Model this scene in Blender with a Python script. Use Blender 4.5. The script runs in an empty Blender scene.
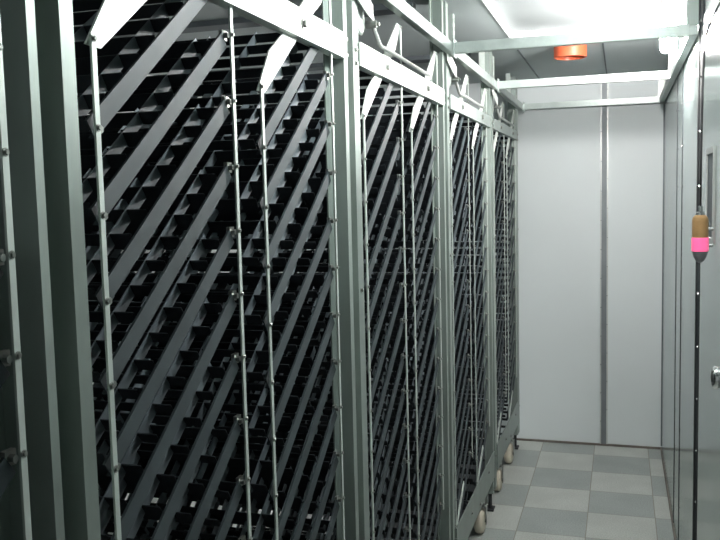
import bpy, bmesh, math, random
from mathutils import Vector, Matrix
random.seed(7)
C = bpy.context.scene.collection
PI = math.pi

# ------------------------------------------------------------------ layout (metres)
XL = -0.577      # plane of the rack face
XR = 0.234       # plane of the right wall
YE = 5.052       # end wall
B = 1.055        # bay pitch
U = 0.3615       # rod to rod within a tray column
G = 0.1087       # gap between two columns of a bay
Y1 = 0.837       # first rod of first full column
P = 0.1008       # vertical tray pitch
ZL = 1.7032      # lever bolt on a left rod
RISE = 0.268     # rise from left rod to right rod
ZC = 2.17        # ceiling
ZREC = 2.212     # raised white ceiling panel
XB = -2.35       # far left wall
YB = -0.9        # wall behind camera
TD = .83        # tray depth
TH = math.atan2(RISE, U)
TL = math.hypot(RISE, U)

# ------------------------------------------------------------------ materials
def mat(name, col, rough=.5, metal=0., var=0., scale=8., emit=None, strength=0., bump=0., stretch=None, spec=None, coat=0.):
    m = bpy.data.materials.new(name); m.use_nodes = True
    nt = m.node_tree; bs = nt.nodes['Principled BSDF']
    bs.inputs['Base Color'].default_value = (*col, 1)
    bs.inputs['Roughness'].default_value = rough
    bs.inputs['Metallic'].default_value = metal
    if spec is not None: bs.inputs['Specular IOR Level'].default_value = spec
    if coat: bs.inputs['Coat Weight'].default_value = coat
    if emit:
        bs.inputs['Emission Color'].default_value = (*emit, 1)
        bs.inputs['Emission Strength'].default_value = strength
    if var or bump:
        tc = nt.nodes.new('ShaderNodeTexCoord'); mp = nt.nodes.new('ShaderNodeMapping')
        nt.links.new(tc.outputs['Object'], mp.inputs['Vector'])
        if stretch: mp.inputs['Scale'].default_value = stretch
        nz = nt.nodes.new('ShaderNodeTexNoise'); nz.inputs['Scale'].default_value = scale; nz.inputs['Detail'].default_value = 5
        nt.links.new(mp.outputs['Vector'], nz.inputs['Vector'])
        if var:
            cr = nt.nodes.new('ShaderNodeValToRGB')
            cr.color_ramp.elements[0].position = .3; cr.color_ramp.elements[1].position = .7
            cr.color_ramp.elements[0].color = (*[c*(1-var) for c in col], 1)
            cr.color_ramp.elements[1].color = (*[min(1, c*(1+var)) for c in col], 1)
            nt.links.new(nz.outputs['Fac'], cr.inputs['Fac']); nt.links.new(cr.outputs['Color'], bs.inputs['Base Color'])
            mr = nt.nodes.new('ShaderNodeMapRange'); mr.inputs['To Min'].default_value = rough*.8; mr.inputs['To Max'].default_value = min(1, rough*1.25)
            nt.links.new(nz.outputs['Fac'], mr.inputs['Value']); nt.links.new(mr.outputs['Result'], bs.inputs['Roughness'])
        if bump:
            bp = nt.nodes.new('ShaderNodeBump'); bp.inputs['Strength'].default_value = bump; bp.inputs['Distance'].default_value = .002
            nt.links.new(nz.outputs['Fac'], bp.inputs['Height']); nt.links.new(bp.outputs['Normal'], bs.inputs['Normal'])
    return m

M = {}
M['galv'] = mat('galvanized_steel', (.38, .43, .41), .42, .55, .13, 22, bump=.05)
M['post'] = mat('galvanized_channel', (.27, .315, .29), .42, .5, .15, 14, stretch=(1, 1, .25))
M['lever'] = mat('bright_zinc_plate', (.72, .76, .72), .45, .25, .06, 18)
M['rod'] = mat('zinc_flat_bar', (.56, .62, .58), .4, .4, .12, 30, stretch=(1, 1, .3))
M['tray'] = mat('dull_steel_tray', (.030, .042, .047), .55, .15, .22, 16)
M['slat'] = mat('dark_tray_slat', (.018, .022, .027), .55, .1, .2, 20)
M['web'] = mat('tray_inner_strip', (.10, .12, .135), .5, .2, .2, 20)
M['bolt'] = mat('bolt_metal', (.30, .31, .29), .3, .8, .1, 60)
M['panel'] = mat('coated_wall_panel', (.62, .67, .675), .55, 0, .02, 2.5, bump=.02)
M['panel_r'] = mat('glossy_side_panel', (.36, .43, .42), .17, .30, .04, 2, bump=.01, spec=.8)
M['ceil'] = mat('grey_ceiling_panel', (.42, .47, .47), .6, 0, .05, 3)
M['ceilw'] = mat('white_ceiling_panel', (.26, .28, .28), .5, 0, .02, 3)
M['upstand'] = mat('white_upstand', (.85, .88, .88), .4, 0, .02, 3)
M['trimd'] = mat('dark_seam', (.10, .115, .125), .5, .2, .15, 10)
M['triml'] = mat('aluminium_trim', (.48, .50, .48), .4, .4, .12, 14, stretch=(1, 1, .3))
M['channel'] = mat('grey_joint_channel', (.17, .19, .20), .5, .2, .1, 10)
M['matte'] = mat('black_gasket', (.03, .035, .038), .8, 0, .1, 10, spec=.1)
M['base'] = mat('brown_stained_seal', (.13, .115, .10), .7, 0, .3, 20)
M['foot'] = mat('black_rubber', (.02, .022, .025), .6)
M['wheel'] = mat('yellowed_nylon', (.62, .57, .46), .45, 0, .15, 15)
M['orange'] = mat('orange_plastic', (.56, .10, .04), .4, 0, .06, 12)
M['brass'] = mat('tan_sensor_body', (.42, .25, .11), .35, .35, .15, 30)
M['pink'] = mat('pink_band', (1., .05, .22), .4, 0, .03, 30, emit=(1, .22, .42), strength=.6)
M['tip'] = mat('grey_sensor_tip', (.22, .22, .23), .3, .5, .1, 30)
M['cable'] = mat('black_cable', (.015, .015, .017), .5)
M['chrome'] = mat('chrome', (.75, .75, .75), .15, 1)
M['bulb'] = mat('lit_bulb', (1, 1, 1), .4, emit=(1.04, 1, .98), strength=1080)
M['bulb2'] = mat('lit_bulb_near', (1, 1, 1), .4, emit=(.97, 1, .98), strength=450)
M['tube'] = mat('glint_tube_glow', (1, 1, 1), .4, emit=(1, 1, 1), strength=110)  # glow of the added tube behind the racks
M['glass'] = mat('dark_glass', (.10, .115, .12), .6, spec=.15)
M['white'] = mat('white_plastic', (.75, .76, .74), .4)

def floor_mat():
    m = bpy.data.materials.new('checker_floor_tiles'); m.use_nodes = True
    nt = m.node_tree; N = nt.nodes.new; L = nt.links.new; bs = nt.nodes['Principled BSDF']
    tc = N('ShaderNodeTexCoord'); sp = N('ShaderNodeSeparateXYZ'); L(tc.outputs['Object'], sp.inputs[0])
    def math_(op, a, b=None):
        n = N('ShaderNodeMath'); n.operation = op
        for i, v in enumerate((a, b)):
            if v is None: continue
            if isinstance(v, (int, float)): n.inputs[i].default_value = v
            else: L(v, n.inputs[i])
        return n.outputs[0]
    u = math_('DIVIDE', math_('ADD', sp.outputs['X'], .4422 + 6.3), .3)
    v = math_('DIVIDE', math_('ADD', sp.outputs['Y'], -4.5576 + 9), .3)
    par = math_('MODULO', math_('ADD', math_('FLOOR', u), math_('FLOOR', v)), 2)
    def edge(w):
        f = math_('FRACT', w); return math_('MINIMUM', f, math_('SUBTRACT', 1, f))
    gr = math_('LESS_THAN', math_('MINIMUM', edge(u), edge(v)), .007)
    nz = N('ShaderNodeTexNoise'); nz.inputs['Scale'].default_value = 160; nz.inputs['Detail'].default_value = 3
    L(tc.outputs['Object'], nz.inputs['Vector'])
    nz2 = N('ShaderNodeTexNoise'); nz2.inputs['Scale'].default_value = 5; nz2.inputs['Detail'].default_value = 4
    L(tc.outputs['Object'], nz2.inputs['Vector'])
    def mix(f, a, b, t='MIX'):
        n = N('ShaderNodeMix'); n.data_type = 'RGBA'; n.blend_type = t
        if isinstance(f, float): n.inputs['Factor'].default_value = f
        else: L(f, n.inputs['Factor'])
        for k, q in ((6, a), (7, b)):
            if isinstance(q, tuple): n.inputs[k].default_value = (*q, 1)
            else: L(q, n.inputs[k])
        return n.outputs[2]
    c = mix(par, (.335, .365, .35), (.48, .505, .47))
    sc = N('ShaderNodeMapRange'); sc.inputs['From Min'].default_value = .35; sc.inputs['From Max'].default_value = .65
    sc.inputs['To Min'].default_value = .82; sc.inputs['To Max'].default_value = 1.12; L(nz.outputs['Fac'], sc.inputs['Value'])
    cc = N('ShaderNodeCombineColor'); [L(sc.outputs['Result'], cc.inputs[i]) for i in range(3)]
    c = mix(1., c, cc.outputs[0], 'MULTIPLY')
    s2 = N('ShaderNodeMapRange'); s2.inputs['From Min'].default_value = .3; s2.inputs['From Max'].default_value = .7
    s2.inputs['To Min'].default_value = .9; s2.inputs['To Max'].default_value = 1.06; L(nz2.outputs['Fac'], s2.inputs['Value'])
    c2 = N('ShaderNodeCombineColor'); [L(s2.outputs['Result'], c2.inputs[i]) for i in range(3)]
    c = mix(1., c, c2.outputs[0], 'MULTIPLY')
    c = mix(gr, c, (.24, .23, .19))
    L(c, bs.inputs['Base Color']); bs.inputs['Roughness'].default_value = .45
    return m
M['floor'] = floor_mat()

# ------------------------------------------------------------------ mesh helpers
def new(): return bmesh.new()
def box(bm, x0, x1, y0, y1, z0, z1, mx=None):
    vs = [bm.verts.new((x, y, z)) for x in (x0, x1) for y in (y0, y1) for z in (z0, z1)]
    for f in ((0, 1, 3, 2), (4, 6, 7, 5), (0, 4, 5, 1), (2, 3, 7, 6), (0, 2, 6, 4), (1, 5, 7, 3)):
        bm.faces.new([vs[i] for i in f])
    if mx is not None: bmesh.ops.transform(bm, matrix=mx, verts=vs)
    return vs
def prism(bm, pts, axis, a, b):
    """closed polygon pts (2D) extruded along axis from a to b; pts order = remaining axes"""
    def v(p, t):
        if axis == 'x': return (t, p[0], p[1])
        if axis == 'y': return (p[0], t, p[1])
        return (p[0], p[1], t)
    A = [bm.verts.new(v(p, a)) for p in pts]; Bv = [bm.verts.new(v(p, b)) for p in pts]
    bm.faces.new(A); bm.faces.new(list(reversed(Bv)))
    n = len(pts)
    for i in range(n): bm.faces.new([A[i], Bv[i], Bv[(i+1) % n], A[(i+1) % n]])
def strip_profile(bm, line, th, axis, a, b):
    """thin sheet following an open polyline (given thickness th)"""
    L_ = []; R_ = []
    n = len(line)
    for i, p in enumerate(line):
        d = Vector((0, 0))
        if i > 0: d += (Vector(p)-Vector(line[i-1])).normalized()
        if i < n-1: d += (Vector(line[i+1])-Vector(p)).normalized()
        d.normalize(); nn = Vector((-d.y, d.x)); k = 1.0
        if 0 < i < n-1:
            e = (Vector(p)-Vector(line[i-1])).normalized(); k = 1/max(.4, abs(d.dot(e)))
        L_.append(tuple(Vector(p)+nn*th/2*k)); R_.append(tuple(Vector(p)-nn*th/2*k))
    prism(bm, L_+R_[::-1], axis, a, b)
def lathe(bm, prof, seg=24, mx=None, cap=True):
    """prof list of (r,z)"""
    rings = []; allv = []
    for r, z in prof:
        ring = [bm.verts.new((r*math.cos(2*PI*i/seg), r*math.sin(2*PI*i/seg), z)) for i in range(seg)]
        rings.append(ring); allv += ring
    for a, b in zip(rings, rings[1:]):
        for i in range(seg):
            bm.faces.new([a[i], a[(i+1) % seg], b[(i+1) % seg], b[i]])
    if cap:
        bm.faces.new(rings[0][::-1]); bm.faces.new(rings[-1])
    if mx is not None: bmesh.ops.transform(bm, matrix=mx, verts=allv)
def tube(bm, pts, r, seg=10):
    pts = [Vector(p) for p in pts]; rings = []
    up = Vector((.3, .2, 1)).normalized()
    for i, p in enumerate(pts):
        d = (pts[min(i+1, len(pts)-1)]-pts[max(i-1, 0)]).normalized()
        a = d.cross(up)
        if a.length < .1: a = d.cross(Vector((1, 0, 0)))
        a.normalize(); b = d.cross(a)
        rings.append([bm.verts.new(p+a*r*math.cos(2*PI*k/seg)+b*r*math.sin(2*PI*k/seg)) for k in range(seg)])
    for A, Bq in zip(rings, rings[1:]):
        for k in range(seg): bm.faces.new([A[k], A[(k+1) % seg], Bq[(k+1) % seg], Bq[k]])
    bm.faces.new(rings[0][::-1]); bm.faces.new(rings[-1])
def obj(name, bm, m, parent=None, bevel=0, smooth=False):
    me = bpy.data.meshes.new(name)
    bmesh.ops.recalc_face_normals(bm, faces=bm.faces[:])
    bm.to_mesh(me); bm.free(); me.materials.append(M[m] if isinstance(m, str) else m)
    if smooth:
        for p in me.polygons: p.use_smooth = True
    o = bpy.data.objects.new(name, me); C.objects.link(o)
    if parent: o.parent = parent
    if bevel:
        b = o.modifiers.new('bevel', 'BEVEL'); b.width = bevel; b.segments = 2; b.limit_method = 'ANGLE'
    if smooth:
        for p in me.polygons: pass
    return o
def thing(name, label, cat, loc=(0, 0, 0), group=None):
    o = bpy.data.objects.new(name, None); C.objects.link(o); o.empty_display_size = .05
    o.location = loc; o['label'] = label; o['category'] = cat
    if group: o['group'] = group
    return o
def tag(o, label, cat, group=None):
    o['label'] = label; o['category'] = cat
    if group: o['group'] = group
    return o
def struct(name, bm, m, parent=None, bevel=0):
    o = obj(name, bm, m, parent, bevel)
    if not parent: o['kind'] = 'structure'
    return o
def put(src, parent, loc):
    c = src.copy(); C.objects.link(c); c.parent = parent; c.location = loc; return c
RX = Matrix.Rotation(PI/2, 4, 'Y')          # z axis -> x axis

ORD = ['zeroth', 'first', 'second', 'third', 'fourth', 'fifth', 'sixth', 'seventh', 'eighth', 'ninth', 'tenth',
       'eleventh', 'twelfth', 'thirteenth', 'fourteenth', 'fifteenth']

# ------------------------------------------------------------------ setting
bm = new(); box(bm, XB-.1, XR+.1, YB-.1, YE+.1, -.1, 0); struct('floor', bm, 'floor')
bm = new(); box(bm, XB, XR+.1, YE, YE+.1, 0, 2.35)
struct('wall_end', bm, 'panel')
bm = new(); box(bm, XB-.1, XR+.1, YB-.1, YB, 0, 2.35); struct('wall_back', bm, 'panel')
bm = new(); box(bm, XB-.1, XB, YB, YE+.1, 0, 2.35); struct('wall_left', bm, 'white')
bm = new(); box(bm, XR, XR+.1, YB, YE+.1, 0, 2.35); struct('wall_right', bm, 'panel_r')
# ceiling: grey panels round a raised white panel with white upstands
XS, YS = -.455, 3.76
bm = new()
box(bm, XB-.1, XS, YB-.1, YE+.1, ZC, ZC+.14)
box(bm, XS, XR+.1, YS, YE+.1, ZC, ZC+.14)
ceil = struct('ceiling', bm, 'ceil')
bm = new()
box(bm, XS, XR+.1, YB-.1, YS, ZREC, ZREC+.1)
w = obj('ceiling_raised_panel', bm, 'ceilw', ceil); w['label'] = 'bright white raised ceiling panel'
bm = new()
box(bm, XS, XS+.004, YB-.1, YS, ZC-.002, ZREC)
box(bm, XS, XR+.1, YS-.004, YS, ZC-.002, ZREC)
obj('ceiling_upstand', bm, 'upstand', ceil)
# ceiling seams
bm = new(); box(bm, XS-.004, XS+.004, YS, YE, ZC-.003, ZC); box(bm, -.082, -.075, YS, YE, ZC-.003, ZC)
obj('ceiling_seam', bm, 'trimd', ceil)

# end wall trims
def rivet_column(bm, x, y, zs, r=.0035):
    for z in zs: lathe(bm, [(r, 0), (r*.8, .003), (.0005, .004)], 8, Matrix.Translation((x, y, z)) @ Matrix.Rotation(PI/2, 4, 'X'))
bm = new(); box(bm, -.110, -.072, YE-.006, YE, .012, 2.17)
t = struct('trim_1', bm, 'channel')
for nm, a, b in (('edge_strip', -.113, -.106), ('edge_strip', -.077, -.069)):
    bm = new(); box(bm, a, b, YE-.010, YE, .012, 2.17); obj(nm, bm, 'triml', t)
bm = new()
rivet_column(bm, -.109, YE-.010, [.15+.17*i for i in range(12)]); rivet_column(bm, -.073, YE-.010, [.22+.17*i for i in range(12)])
obj('rivets', bm, 'chrome', t)
bm = new(); box(bm, XL-.4, XR, YE-.010, YE, 0, .012); struct('baseboard_end', bm, 'base')
bm = new(); box(bm, XR-.008, XR, YB, YE-.012, 0, .010); struct('baseboard_right', bm, 'base')
bm = new(); prism(bm, [(XR-.006, YE), (XR, YE), (XR, YE-.008), (XR-.002, YE-.008), (XR-.002, YE-.002), (XR-.006, YE-.002)], 'z', .018, ZC)
struct('trim_2', bm, 'trimd')
bm = new(); box(bm, XR-.035, XR-.001, YE-.012, YE-.001, 1.99, ZC); box(bm, XR-.02, XR-.014, YE-.02, YE-.012, 1.99, ZC)
struct('trim_3', bm, 'triml')

# right wall seams
def wall_seam(n, y0, y1, m, th=.004, z1=ZC, rv=True):
    bm = new(); box(bm, XR-th, XR, y0, y1, .010, z1)
    t = struct('trim_%d' % n, bm, m)
    if rv:
        bm = new()
        for i in range(12):
            lathe(bm, [(.0035, 0), (.0028, .003), (.0005, .004)], 8, Matrix.Translation((XR-th, (y0+y1)/2, .2+.165*i)) @ Matrix.Rotation(-PI/2, 4, 'Y'))
        obj('rivets', bm, 'chrome', t)
    return t
wall_seam(5, 3.894, 3.908, 'matte', th=.002)
wall_seam(6, 3.570, 3.584, 'matte', th=.002)
wall_seam(7, 2.70, 2.79, 'matte', th=.004)
wall_seam(8, 2.795, 2.835, 'matte', th=.006, rv=False)

# door in the right wall with a narrow window and a chrome handle
bm = new(); box(bm, XR-.004, XR-.0005, 1.72, 2.695, .012, 2.02)
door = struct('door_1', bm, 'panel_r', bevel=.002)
bm = new()
for a, b, c, d in ((2.31, 2.50, 1.368, 1.384), (2.31, 2.50, 1.606, 1.622), (2.31, 2.326, 1.384, 1.606), (2.484, 2.50, 1.384, 1.606)):
    box(bm, XR-.009, XR-.0035, a, b, c, d)
obj('window_frame', bm, 'triml', door)
bm = new(); box(bm, XR-.006, XR-.0038, 2.326, 2.484, 1.384, 1.606); obj('window_pane', bm, 'glass', door)
bm = new(); lathe(bm, [(.028, 0), (.028, .008), (.012, .010), (.012, .025), (.02, .03), (.024, .048), (.018, .054), (.004, .056)], 20,
    Matrix.Translation((XR-.004, 1.79, 1.135)) @ Matrix.Rotation(-PI/2, 4, 'Y'))
h = obj('door_handle', bm, 'chrome', door, smooth=True); h['label'] = 'chrome door knob'
bm = new(); box(bm, XR-.008, XR-.004, 1.72, 1.735, .012, 2.02); obj('door_edge_strip', bm, 'trimd', door)

# ------------------------------------------------------------------ shared bolt meshes (facing +X)
def bolt_bm(r=.0048, h=.004):
    bm = new()
    lathe(bm, [(r*1.5, 0), (r*1.5, .0012)], 12, RX)
    lathe(bm, [(r, .0012), (r, h), (r*.8, h+.001)], 6, RX)
    return bm
bolt_mesh = None
def add_bolt(parent, x, y, z, s=1.0):
    global bolt_mesh
    if bolt_mesh is None:
        o = obj('bolt', bolt_bm(), 'bolt', parent); bolt_mesh = o.data
    else:
        o = bpy.data.objects.new('bolt', bolt_mesh); C.objects.link(o); o.parent = parent
    o.location = (x, y, z); o.scale = (s, s, s); return o

# ------------------------------------------------------------------ rack posts
# cross-section relative to post centre: (depth x, along y)
post_line = [(-.050, -.104), (-.050, -.072), (-.032, -.070), (-.032, -.035), (.0, -.033), (.0, -.012), (-.030, -.010), (-.034, .030), (0, .033), (0, .072), (-.045, .074)]
posts_y = [.758, 1.775, 2.83, 3.885, 4.885]
post_names = ['nearest galvanized channel post, dark and wide at left edge of the photo',
              'galvanized channel post between the first and second rack bays from the camera',
              'galvanized channel post where the overhead bar nearest the camera meets the rack',
              'galvanized channel post holding the rack end of the middle overhead crossbar',
              'last galvanized channel post of the rack, right at the end wall']
post_obj = []
for i, (y, lab) in enumerate(zip(posts_y, post_names)):
    t = thing('rack_post', lab, 'post', (XL+.004, y, 0), 'channel posts of the rack')
    bm = new()
    if i == 0: line = [(-.055, -.082), (-.055, -.040), (0, -.037), (0, -.026), (-.05, -.024), (-.05, .014), (0, .016), (0, .037), (-.045, .039)]
    elif i == 4: line = [(-.045, -.040), (0, -.038), (0, -.015), (-.02, -.013), (-.02, .012), (0, .014), (0, .045), (-.045, .047)]
    else: line = post_line[2:]
    strip_profile(bm, line, .003, 'z', .09, ZC-.002)
    obj('channel', bm, 'post', t)
    bm = new(); box(bm, -.045, .0, -.03, .03, 0, .010); lathe(bm, [(.009, .010), (.009, .105)], 12, Matrix.Translation((-.02, 0, 0))); obj('foot', bm, 'foot', t, .002)
    if i:
        l1, l2 = (-.022, .052) if i < 4 else (-.026, .03)
        for z in (1.822, 1.855): add_bolt(t, .0015, l1, z)
        for z in (1.815, 1.845, 1.30): add_bolt(t, .0015, l2, z)
        add_bolt(t, .0015, l2, .25); add_bolt(t, .0015, l1, .22)
    post_obj.append(t)

# ------------------------------------------------------------------ upper rail and cross bars
bm = new(); box(bm, -.012, .012, .60, YE-.012, 1.992, 2.028)
o = obj('upper_rail', bm, 'galv', None, .002); o.location = (XL+.0185, 0, 0)
tag(o, 'long square steel rail running along the rack above the trays to the end wall', 'rail')
bm = new(); box(bm, -.030, -.003, 2.87, YE-.012, 1.995, 2.025)
o = obj('wall_rail', bm, 'galv', None, .002); o.location = (XR-.001, 0, 0)
tag(o, 'short bright steel rail fixed high along the glossy right wall', 'rail')
for y, lab in ((2.875, 'overhead steel crossbar closest to the camera, under the white ceiling panel'),
               (3.945, 'middle overhead steel crossbar just beyond the orange pipe ring'),
               (5.01, 'overhead steel crossbar lying against the end wall')):
    t = thing('crossbar', lab, 'bar', (0, y, 2.01), 'overhead crossbars between rack and right wall')
    y2 = 2.01
    bm = new()
    th = .016
    strip_profile(bm, [(-th, -th), (-th, th), (th, th)], .004, 'x', XL+.0305, XR-.031 if y < 5 else XR)
    box(bm, XL+.0305, XR-.031, -.004, .016, -th, -th+.004)
    obj('bar', bm, 'galv', t)
    bm = new(); box(bm, XL+.0305, XL+.0355, -.028, .028, -.03, .03); obj('end_plate', bm, 'galv', t, .001)
# short hangers from right wall rail to ceiling
for y, w_, lab in ((3.93, .022, 'short bright vertical strip on the right wall above middle crossbar'),
                  (2.90, .034, 'short dark vertical bracket from nearest crossbar to ceiling at right wall')):
    bm = new(); prism(bm, [(-.036, -w_/2), (0, -w_/2), (0, w_/2), (-.004, w_/2), (-.004, -w_/2+.004), (-.036, -w_/2+.004)], 'z', 2.027, ZC-.002 if y > YS else ZREC-.002)
    o = obj('hanger_bracket', bm, 'galv' if y > 3 else 'post'); o.location = (XR-.002, y, 0); tag(o, lab, 'bracket')
# perforated hangers behind the posts up to the ceiling
for i, (y, x, z0, lab) in enumerate(((3.08, XL-.012, 2.07, 'perforated vertical strip just past the post at the nearest crossbar'),
                            (3.80, XL-.012, 2.03, 'perforated strip just before the post at the middle crossbar'),
                            (4.10, XL-.012, 2.055, 'perforated strip just past the post at the middle crossbar'),
                            (4.72, XL-.012, 2.03, 'perforated strip just before the last post'),
                            (4.965, XL-.012, 1.86, 'perforated strip hanging beside the end wall'))):
    t = thing('perforated_hanger', lab, 'strip', (x, y, 0), 'perforated hangers above the rack')
    bm = new(); box(bm, -.02, .0, -.010, -.007, z0, ZC-.001)
    # outer leg with slots built as ladder
    z = z0; box(bm, 0, .003, -.010, -.003, z0, ZC-.001); box(bm, 0, .003, .009, .016, z0, ZC-.001)
    while z < ZC-.02:
        box(bm, 0, .003, -.003, .009, z, z+.012); z += .028
    box(bm, 0, .003, -.003, .009, ZC-.012, ZC-.001)
    obj('strip', bm, 'rod', t)

# ceiling ribs above the rack
for k, y in enumerate((1.35, 1.80, 2.85, 3.95)):
    bm = new(); prism(bm, [(y-.03, ZC), (y-.03, ZC-.02), (y+.02, ZC-.028), (y+.02, ZC)], 'x', XB+.01, XL-.1)
    o = struct('trim_%d' % (10+k), bm, 'trimd')

# ------------------------------------------------------------------ beams and lower rails (one per bay)
bay_y = [(posts_y[i]+.016, posts_y[i+1]-.034) for i in range(4)]
bay_names = ['nearest', 'second', 'third', 'farthest']
for i, (a, b) in enumerate(bay_y):
    if i: a = posts_y[i]+.072
    ztop, zbot = (1.866, 1.812) if i < 2 else (1.862, 1.812)
    t = thing('rack_beam', '%s steel beam of the rack across the %s tray columns, just above the trays' % (
        ('bright white-lit', 'bright')[min(i, 1)] if i < 2 else 'grey', ('nearest two', 'third and fourth', 'fifth and sixth', 'last two')[i]), 'beam', (XL+.009, a, 0), 'horizontal beams above the trays')
    L = b-a
    bm = new(); strip_profile(bm, [(-.022, zbot+.002), (0, zbot+.002), (0, ztop-.002), (-.022, ztop-.002)], .003, 'y', .0, L); obj('channel', bm, 'lever' if i < 2 else 'galv', t)  # nearest two beams in paler metal, their strong lighting put into the colour
    for k in range(2):
        yb = Y1+B*i+k*(U+G)+U*.5-a
        add_bolt(t, .0015, yb, (ztop+zbot)/2, 1.5)
    # bottom rail
    t = thing('bottom_rail', 'flat galvanized plate rail along the foot of the %s rack bay' % bay_names[i], 'rail', (XL+.011, a, 0), 'bottom rails of the rack')
    bm = new(); strip_profile(bm, [(-.004, .175), (0, .175), (0, .298), (-.004, .298)], .003, 'y', 0, L); obj('plate', bm, 'post', t)
    add_bolt(t, .0015, L*.33, .24, 1.2); add_bolt(t, .0015, L*.8, .26, 1.2); add_bolt(t, .0015, L*.55, .20, 1.2)

# added dark pans that stand in for shade on the floor under the trays
for i in range(4):
    a, b = posts_y[i]+.08, posts_y[i+1]-.05
    t = thing('floor_shade_pan', 'added dark pan standing in for floor shade beneath the trays of the %s rack bay' % bay_names[i], 'pan', (XL-.09, a, 0), 'added floor shade under the rack')
    bm = new(); strip_profile(bm, [(0, .05), (0, .006), (-.80, .006), (-.80, .05)], .004, 'y', 0, b-a)
    for q in (0, b-a-.004): box(bm, -.80, 0, q, q+.004, .004, .05)
    obj('pan', bm, 'slat', t)

# ------------------------------------------------------------------ tray prototype
NT = 15
def rotbox(bm, x0, x1, s0, s1, n0, n1):
    mx = Matrix.Rotation(TH, 4, 'X')
    box(bm, x0, x1, s0, s1, n0, n1, mx)
XW = [-.042]+[-.15-.108*i for i in range(6)]
def tray_meshes():
    ms = {}
    bm = new()
    mx = Matrix.Rotation(TH, 4, 'X')
    hb = .0115
    n0 = len(bm.verts)
    strip_profile(bm, [(-.008, -hb), (0, -hb), (0, hb), (-.0025, hb)], .002, 'y', -.004, TL-.014)
    bm.verts.ensure_lookup_table(); bmesh.ops.transform(bm, matrix=mx, verts=bm.verts[:])
    ms['front_bar'] = (bm, 'tray')
    bm = new()
    for x in XW: rotbox(bm, x-.0012, x, .006, TL-.02, -.009, .010)
    ms['inner_strips'] = (bm, 'web')
    bm = new()
    n = 9
    for j in range(n):
        s = .012+j*(TL-.045)/(n-1)
        rotbox(bm, -TD, -.013, s, s+.0015, -.010, .009)
    ms['slats'] = (bm, 'slat')
    bm = new()
    e = Vector((0, U, RISE))
    box(bm, -.006, -.0, e.y-.017, e.y-.001, e.z-.010, e.z+.006)
    ms['end_bracket'] = (bm, 'bolt')
    bm = new(); lathe(bm, [(.0045, 0), (.0045, .007)], 6, Matrix.Translation((0, e.y-.010, e.z-.002)) @ RX)
    ms['nut'] = (bm, 'bolt')
    bm = new(); lathe(bm, [(.005, 0), (.005, .006)], 6, Matrix.Translation((-.001, .011, -.001)) @ RX)
    ms['pivot_pin'] = (bm, 'bolt')
    bm = new(); strip_profile(bm, [(-TD, -hb), (-TD-.012, -hb), (-TD-.012, hb)], .002, 'y', .0, TL-.014)
    bmesh.ops.transform(bm, matrix=mx, verts=bm.verts[:])
    ms['rear_bar'] = (bm, 'tray')
    return ms
proto = thing('slatted_tray', '', 'tray', (0, 0, 0), 'tilted slatted trays in the rack')
parts = [obj(n, b, m, proto) for n, (b, m) in tray_meshes().items()]
first_tray = True

lev_right = [(.020, -.008), (.165, .098)]
lev_left = [(-.009, -.007), (.045, .066), (.112, .108)]
sym = lambda p: (U-p[0], RISE-p[1])
lever_poly = lev_left + [sym(p) for p in lev_right[::-1]] + [sym(p) for p in lev_left] + lev_right[::-1]

def column_name(c):
    if c == 0: return 'tray column before the nearest post'
    return '%s tray column past the nearest post' % ORD[c]
cols = [(0, .32)] + [(2*i+k+1, Y1+B*i+k*(U+G)) for i in range(4) for k in range(2)]
ROD = {'left': (-.0, ), 'right': ()}
for c, y0 in cols:
    cn = column_name(c)
    for k in range(1, NT+1):
        if c == 0 and k < 5: continue
        if first_tray:
            r = proto; first_tray = False
        else:
            r = proto.copy(); C.objects.link(r)
            for p in parts:
                q = p.copy(); C.objects.link(q); q.parent = r
        r.location = (XL-.006, y0, ZL-k*P)
        nth = k if c else k-4
        r['label'] = 'dark slatted tray, %s from top, in %s' % (ORD[nth], cn)
    # levers
    for z, m, top in ((ZL, 'lever', True), (ZL-14*P, 'rod', False)):
        if c == 0 and top: continue
        bm = new(); prism(bm, lever_poly if top else [(-.008, -.006), (.010, -.008), (.158, .105), (.150, .120), (.050, .058)], 'x', -.004, -.001)
        t = thing('rocker_lever' if top else 'lower_lever', ('tapered bright rocker lever topping the %s' if top else 'tilted zinc lever at the foot of the %s') % cn, 'lever', (XL-.001 if top else XL+.0055, y0, z),
                  'rocker levers' if top else 'lower levers')
        obj('plate', bm, m, t)
        if top:
            bm = new(); lathe(bm, [(.011, -.004), (.011, .006), (.007, .006), (.007, .010)], 12, Matrix.Translation((0, U/2, RISE/2)) @ RX); obj('pivot', bm, 'bolt', t)
    # rods
    for side, dy, zt, zb in (('left', 0, ZL+.005, ZL-15*P-.02), ('right', U, ZL+RISE+.005, ZL-15*P+RISE-.02)):
        if c == 0 and side == 'left': continue
        lab = 'bolt-studded thin vertical bar, %s side of %s' % ('near' if side == 'left' else 'far', cn)
        w_ = .0045
        t = thing('hanging_bar', lab, 'bar', (XL+.001, y0+dy, 0), 'vertical bars linking the trays')
        bm = new(); box(bm, -.0015, .0015, -w_, w_, zb, zt); obj('flat_bar', bm, 'rod', t)
        if c == 0: zt = ZL+RISE
        for k in range(0, 16):
            z = ZL-k*P+(RISE if side == 'right' else 0)
            add_bolt(t, .0015, 0, z, .62)

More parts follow.
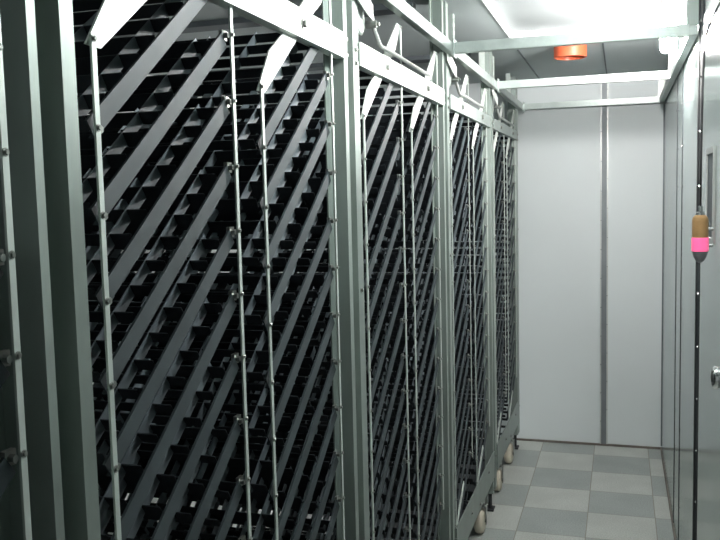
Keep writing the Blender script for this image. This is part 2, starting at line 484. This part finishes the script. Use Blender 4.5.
# ------------------------------------------------------------------ drive cranks above the beams
for i, y in enumerate(posts_y[1:4]):
    lab = ('%s drive crank with bent push rod, above the beam past the %s' % (['large nearest', 'middle', 'small farthest'][i],
           ['second post', 'third post', 'fourth post'][i]))
    t = thing('drive_crank', lab, 'crank', (XL+.012, y, 0), 'drive cranks above the rack')
    bm = new(); prism(bm, [(.005, 1.988), (.09, 1.988), (.165, 1.965), (.165, 1.930), (.12, 1.935), (.005, 1.965)], 'x', .001, .004); obj('bracket', bm, 'lever', t, .0005)
    bm = new(); lathe(bm, [(.008, -.02), (.036, -.018), (.036, -.004), (.03, -.001), (.008, -.001)], 24, Matrix.Translation((-.012, .12, 1.925)) @ RX); obj('drum', bm, 'post', t)
    bm = new(); lathe(bm, [(.009, -.02), (.009, .006), (.005, .007), (.005, .013)], 10, Matrix.Translation((0, .185, 1.925)) @ RX); obj('pivot_bolt', bm, 'bolt', t)
    bm = new(); tube(bm, [(-.004, .175, 1.945), (-.004, .195, 1.915), (-.002, .230, 1.888), (-.002, .245, 1.882), (-.002, .29, 1.884), (-.002, .80, 1.882)], .0055)
    obj('push_rod', bm, 'triml', t, smooth=True)

# ------------------------------------------------------------------ casters
for y, lab in ((3.60, 'yellowed nylon caster wheel under the rack, nearest of the three'),
               (4.15, 'whitish nylon caster wheel in the middle of the three under the rack'),
               (4.60, 'tan caster wheel under the rack, nearest the end wall')):
    t = thing('caster_wheel', lab, 'wheel', (XL-.018, y, 0), 'caster wheels under the rack')
    bm = new(); mx = Matrix.Translation((0, 0, .058)) @ RX
    lathe(bm, [(.008, -.022), (.04, -.022), (.052, -.018), (.058, -.008), (.058, .008), (.052, .018), (.04, .022), (.008, .022)], 32, mx)
    obj('wheel', bm, 'wheel', t, smooth=True)
    bm = new()
    lathe(bm, [(.008, -.034), (.008, .030)], 12, Matrix.Translation((0, 0, .058)) @ RX); obj('axle', bm, 'bolt', t)
    bm = new()
    for x in (-.031, .027): prism(bm, [(-.014, .045), (.014, .045), (.022, .13), (-.022, .13)], 'x', x, x+.003)
    box(bm, -.031, .030, -.022, .022, .13, .134); box(bm, -.02, .02, -.02, .02, .134, .174)
    obj('fork', bm, 'bolt', t)

# ------------------------------------------------------------------ orange pipe ring on the ceiling
bm = new()
R0, R1 = .073, .066
lathe(bm, [(R0, 0), (R0, -.050), (R1, -.050), (R1, -.002), (R0, 0)], 48, cap=False)
o = obj('pipe_ring', bm, 'orange', smooth=False); o.location = (-.222, 3.985, ZC)
tag(o, 'orange plastic pipe ring sticking down from the ceiling', 'pipe')

# ------------------------------------------------------------------ lamps
def lamp(x, y, ztop, lab, s=1.0, bulb='bulb'):
    t = thing('ceiling_lamp', lab, 'lamp', (x, y, ztop))
    bm = new(); lathe(bm, [(.028*s, 0), (.028*s, -.015), (.02*s, -.02), (.02*s, -.06)], 20); obj('lamp_socket', bm, 'white', t)
    # folded fluorescent bulb: three U tubes around a collar
    bm = new()
    for a in range(3):
        ca, sa = math.cos(a*2*PI/3), math.sin(a*2*PI/3); q = .017*s
        cx, cy = q*ca, q*sa; dx, dy = -sa*.011*s, ca*.011*s
        z0, z1 = -.064, -.064-.085*s
        pts = [(cx+dx, cy+dy, z0), (cx+dx, cy+dy, z1)]
        for b in range(1, 6):
            an = PI*b/6; pts.append((cx+dx*math.cos(an), cy+dy*math.cos(an), z1-.011*s*math.sin(an)))
        pts += [(cx-dx, cy-dy, z1), (cx-dx, cy-dy, z0)]
        tube(bm, pts, .0075*s, 10)
    obj('bulb', bm, bulb, t, smooth=True)
    bm = new(); lathe(bm, [(.024*s, -.058), (.026*s, -.062), (.024*s, -.068)], 20); obj('collar', bm, 'white', t)
    return t
lamp(.163, 3.27, ZREC-.022, 'lit compact bulb hanging near the right wall just past the nearest crossbar', 1.15)
bm = new(); box(bm, -.03, .03, -.03, .03, -.021, 0); o = obj('junction_box', bm, 'white', None, .003); o.location = (.163, 3.27, ZREC)
tag(o, 'small white junction box on the ceiling carrying the lit bulb', 'box')
lamp(-.06, 1.62, ZREC-.001, 'lit ceiling bulb just above the top of the photo, over the nearest bay', 1.15, 'bulb2')

# added tube behind the racks, put in to make glints in the tray gaps
t = thing('added_glint_tube', 'added light tube low behind the racks by the end wall, making tray-gap glints', 'lamp', (-1.87, 4.55, 0))
bm = new(); tube(bm, [(0, 0, .03), (0, 0, .62)], .013, 12); obj('tube', bm, 'tube', t, smooth=True)
bm = new(); lathe(bm, [(.05, 0), (.05, .015), (.018, .02), (.018, .035)], 20); obj('base', bm, 'white', t)

# ------------------------------------------------------------------ humidity sensor on its cable
t = thing('hanging_sensor', 'tan capsule sensor with a glowing pink band hanging by the right wall', 'sensor', (.1865, 2.2, 1.355))
bm = new(); lathe(bm, [(.012, .095), (.0175, .089), (.0190, .082), (.0190, .040)][::-1], 28); obj('body', bm, 'brass', t, smooth=False)
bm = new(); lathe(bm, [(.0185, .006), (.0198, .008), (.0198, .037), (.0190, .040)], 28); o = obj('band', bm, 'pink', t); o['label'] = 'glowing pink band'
bm = new(); lathe(bm, [(.003, -.022), (.009, -.019), (.015, -.008), (.0185, .006)], 28); o = obj('tip', bm, 'tip', t)
bm = new(); lathe(bm, [(.010, .095), (.010, .101), (.006, .104), (.006, .116), (.003, .118)], 16); obj('gland', bm, 'chrome', t)
bm = new(); tube(bm, [(.019, 0, .060), (.030, 0, .060)], .004, 8); obj('clip', bm, 'chrome', t)
bm = new(); tube(bm, [(.019, 0, .020), (.030, 0, .020)], .004, 8); obj('clip', bm, 'chrome', t)
bm = new(); tube(bm, [(.1865, 2.2, 1.472), (.1865, 2.2, 1.60), (.188, 2.2, 1.75), (.191, 2.2, 1.84), (.196, 2.19, 1.89), (.209, 2.16, 1.925), (.222, 2.10, 1.95), (.225, 2.02, 2.02), (.225, 2.02, ZREC-.002)], .0026, 8)
o = obj('sensor_cable', bm, 'cable', smooth=True); tag(o, 'thin black cable dropping from the ceiling to the tan sensor', 'cable')

# ------------------------------------------------------------------ world, camera, colour
w = bpy.data.worlds.new('world'); bpy.context.scene.world = w; w.use_nodes = True
w.node_tree.nodes['Background'].inputs[0].default_value = (.6, .75, .8, 1); w.node_tree.nodes['Background'].inputs[1].default_value = .05
f, yaw, pitch, roll, h = 832.8758, .3043, .0892, -.0239, 1.5175
cy, sy, cp, sp = math.cos(yaw), math.sin(yaw), math.cos(pitch), math.sin(pitch)
F = Vector((-sy*cp, cy*cp, -sp)); R = Vector((cy, sy, 0)); Uv = R.cross(F)
R2 = R*math.cos(roll)+Uv*math.sin(roll); U2 = -R*math.sin(roll)+Uv*math.cos(roll)
cam = bpy.data.cameras.new('camera'); co = bpy.data.objects.new('camera', cam); C.objects.link(co)
cam.sensor_width = 36; cam.lens = f/720*36; cam.clip_start = .02
mw = Matrix.Identity(4)
for i in range(3): mw[i][0] = R2[i]; mw[i][1] = U2[i]; mw[i][2] = -F[i]
mw[0][3], mw[1][3], mw[2][3] = 0, 0, h
co.matrix_world = mw
bpy.context.scene.camera = co
sc = bpy.context.scene
sc.view_settings.view_transform = 'Standard'; sc.view_settings.look = 'None'; sc.view_settings.exposure = 0.0
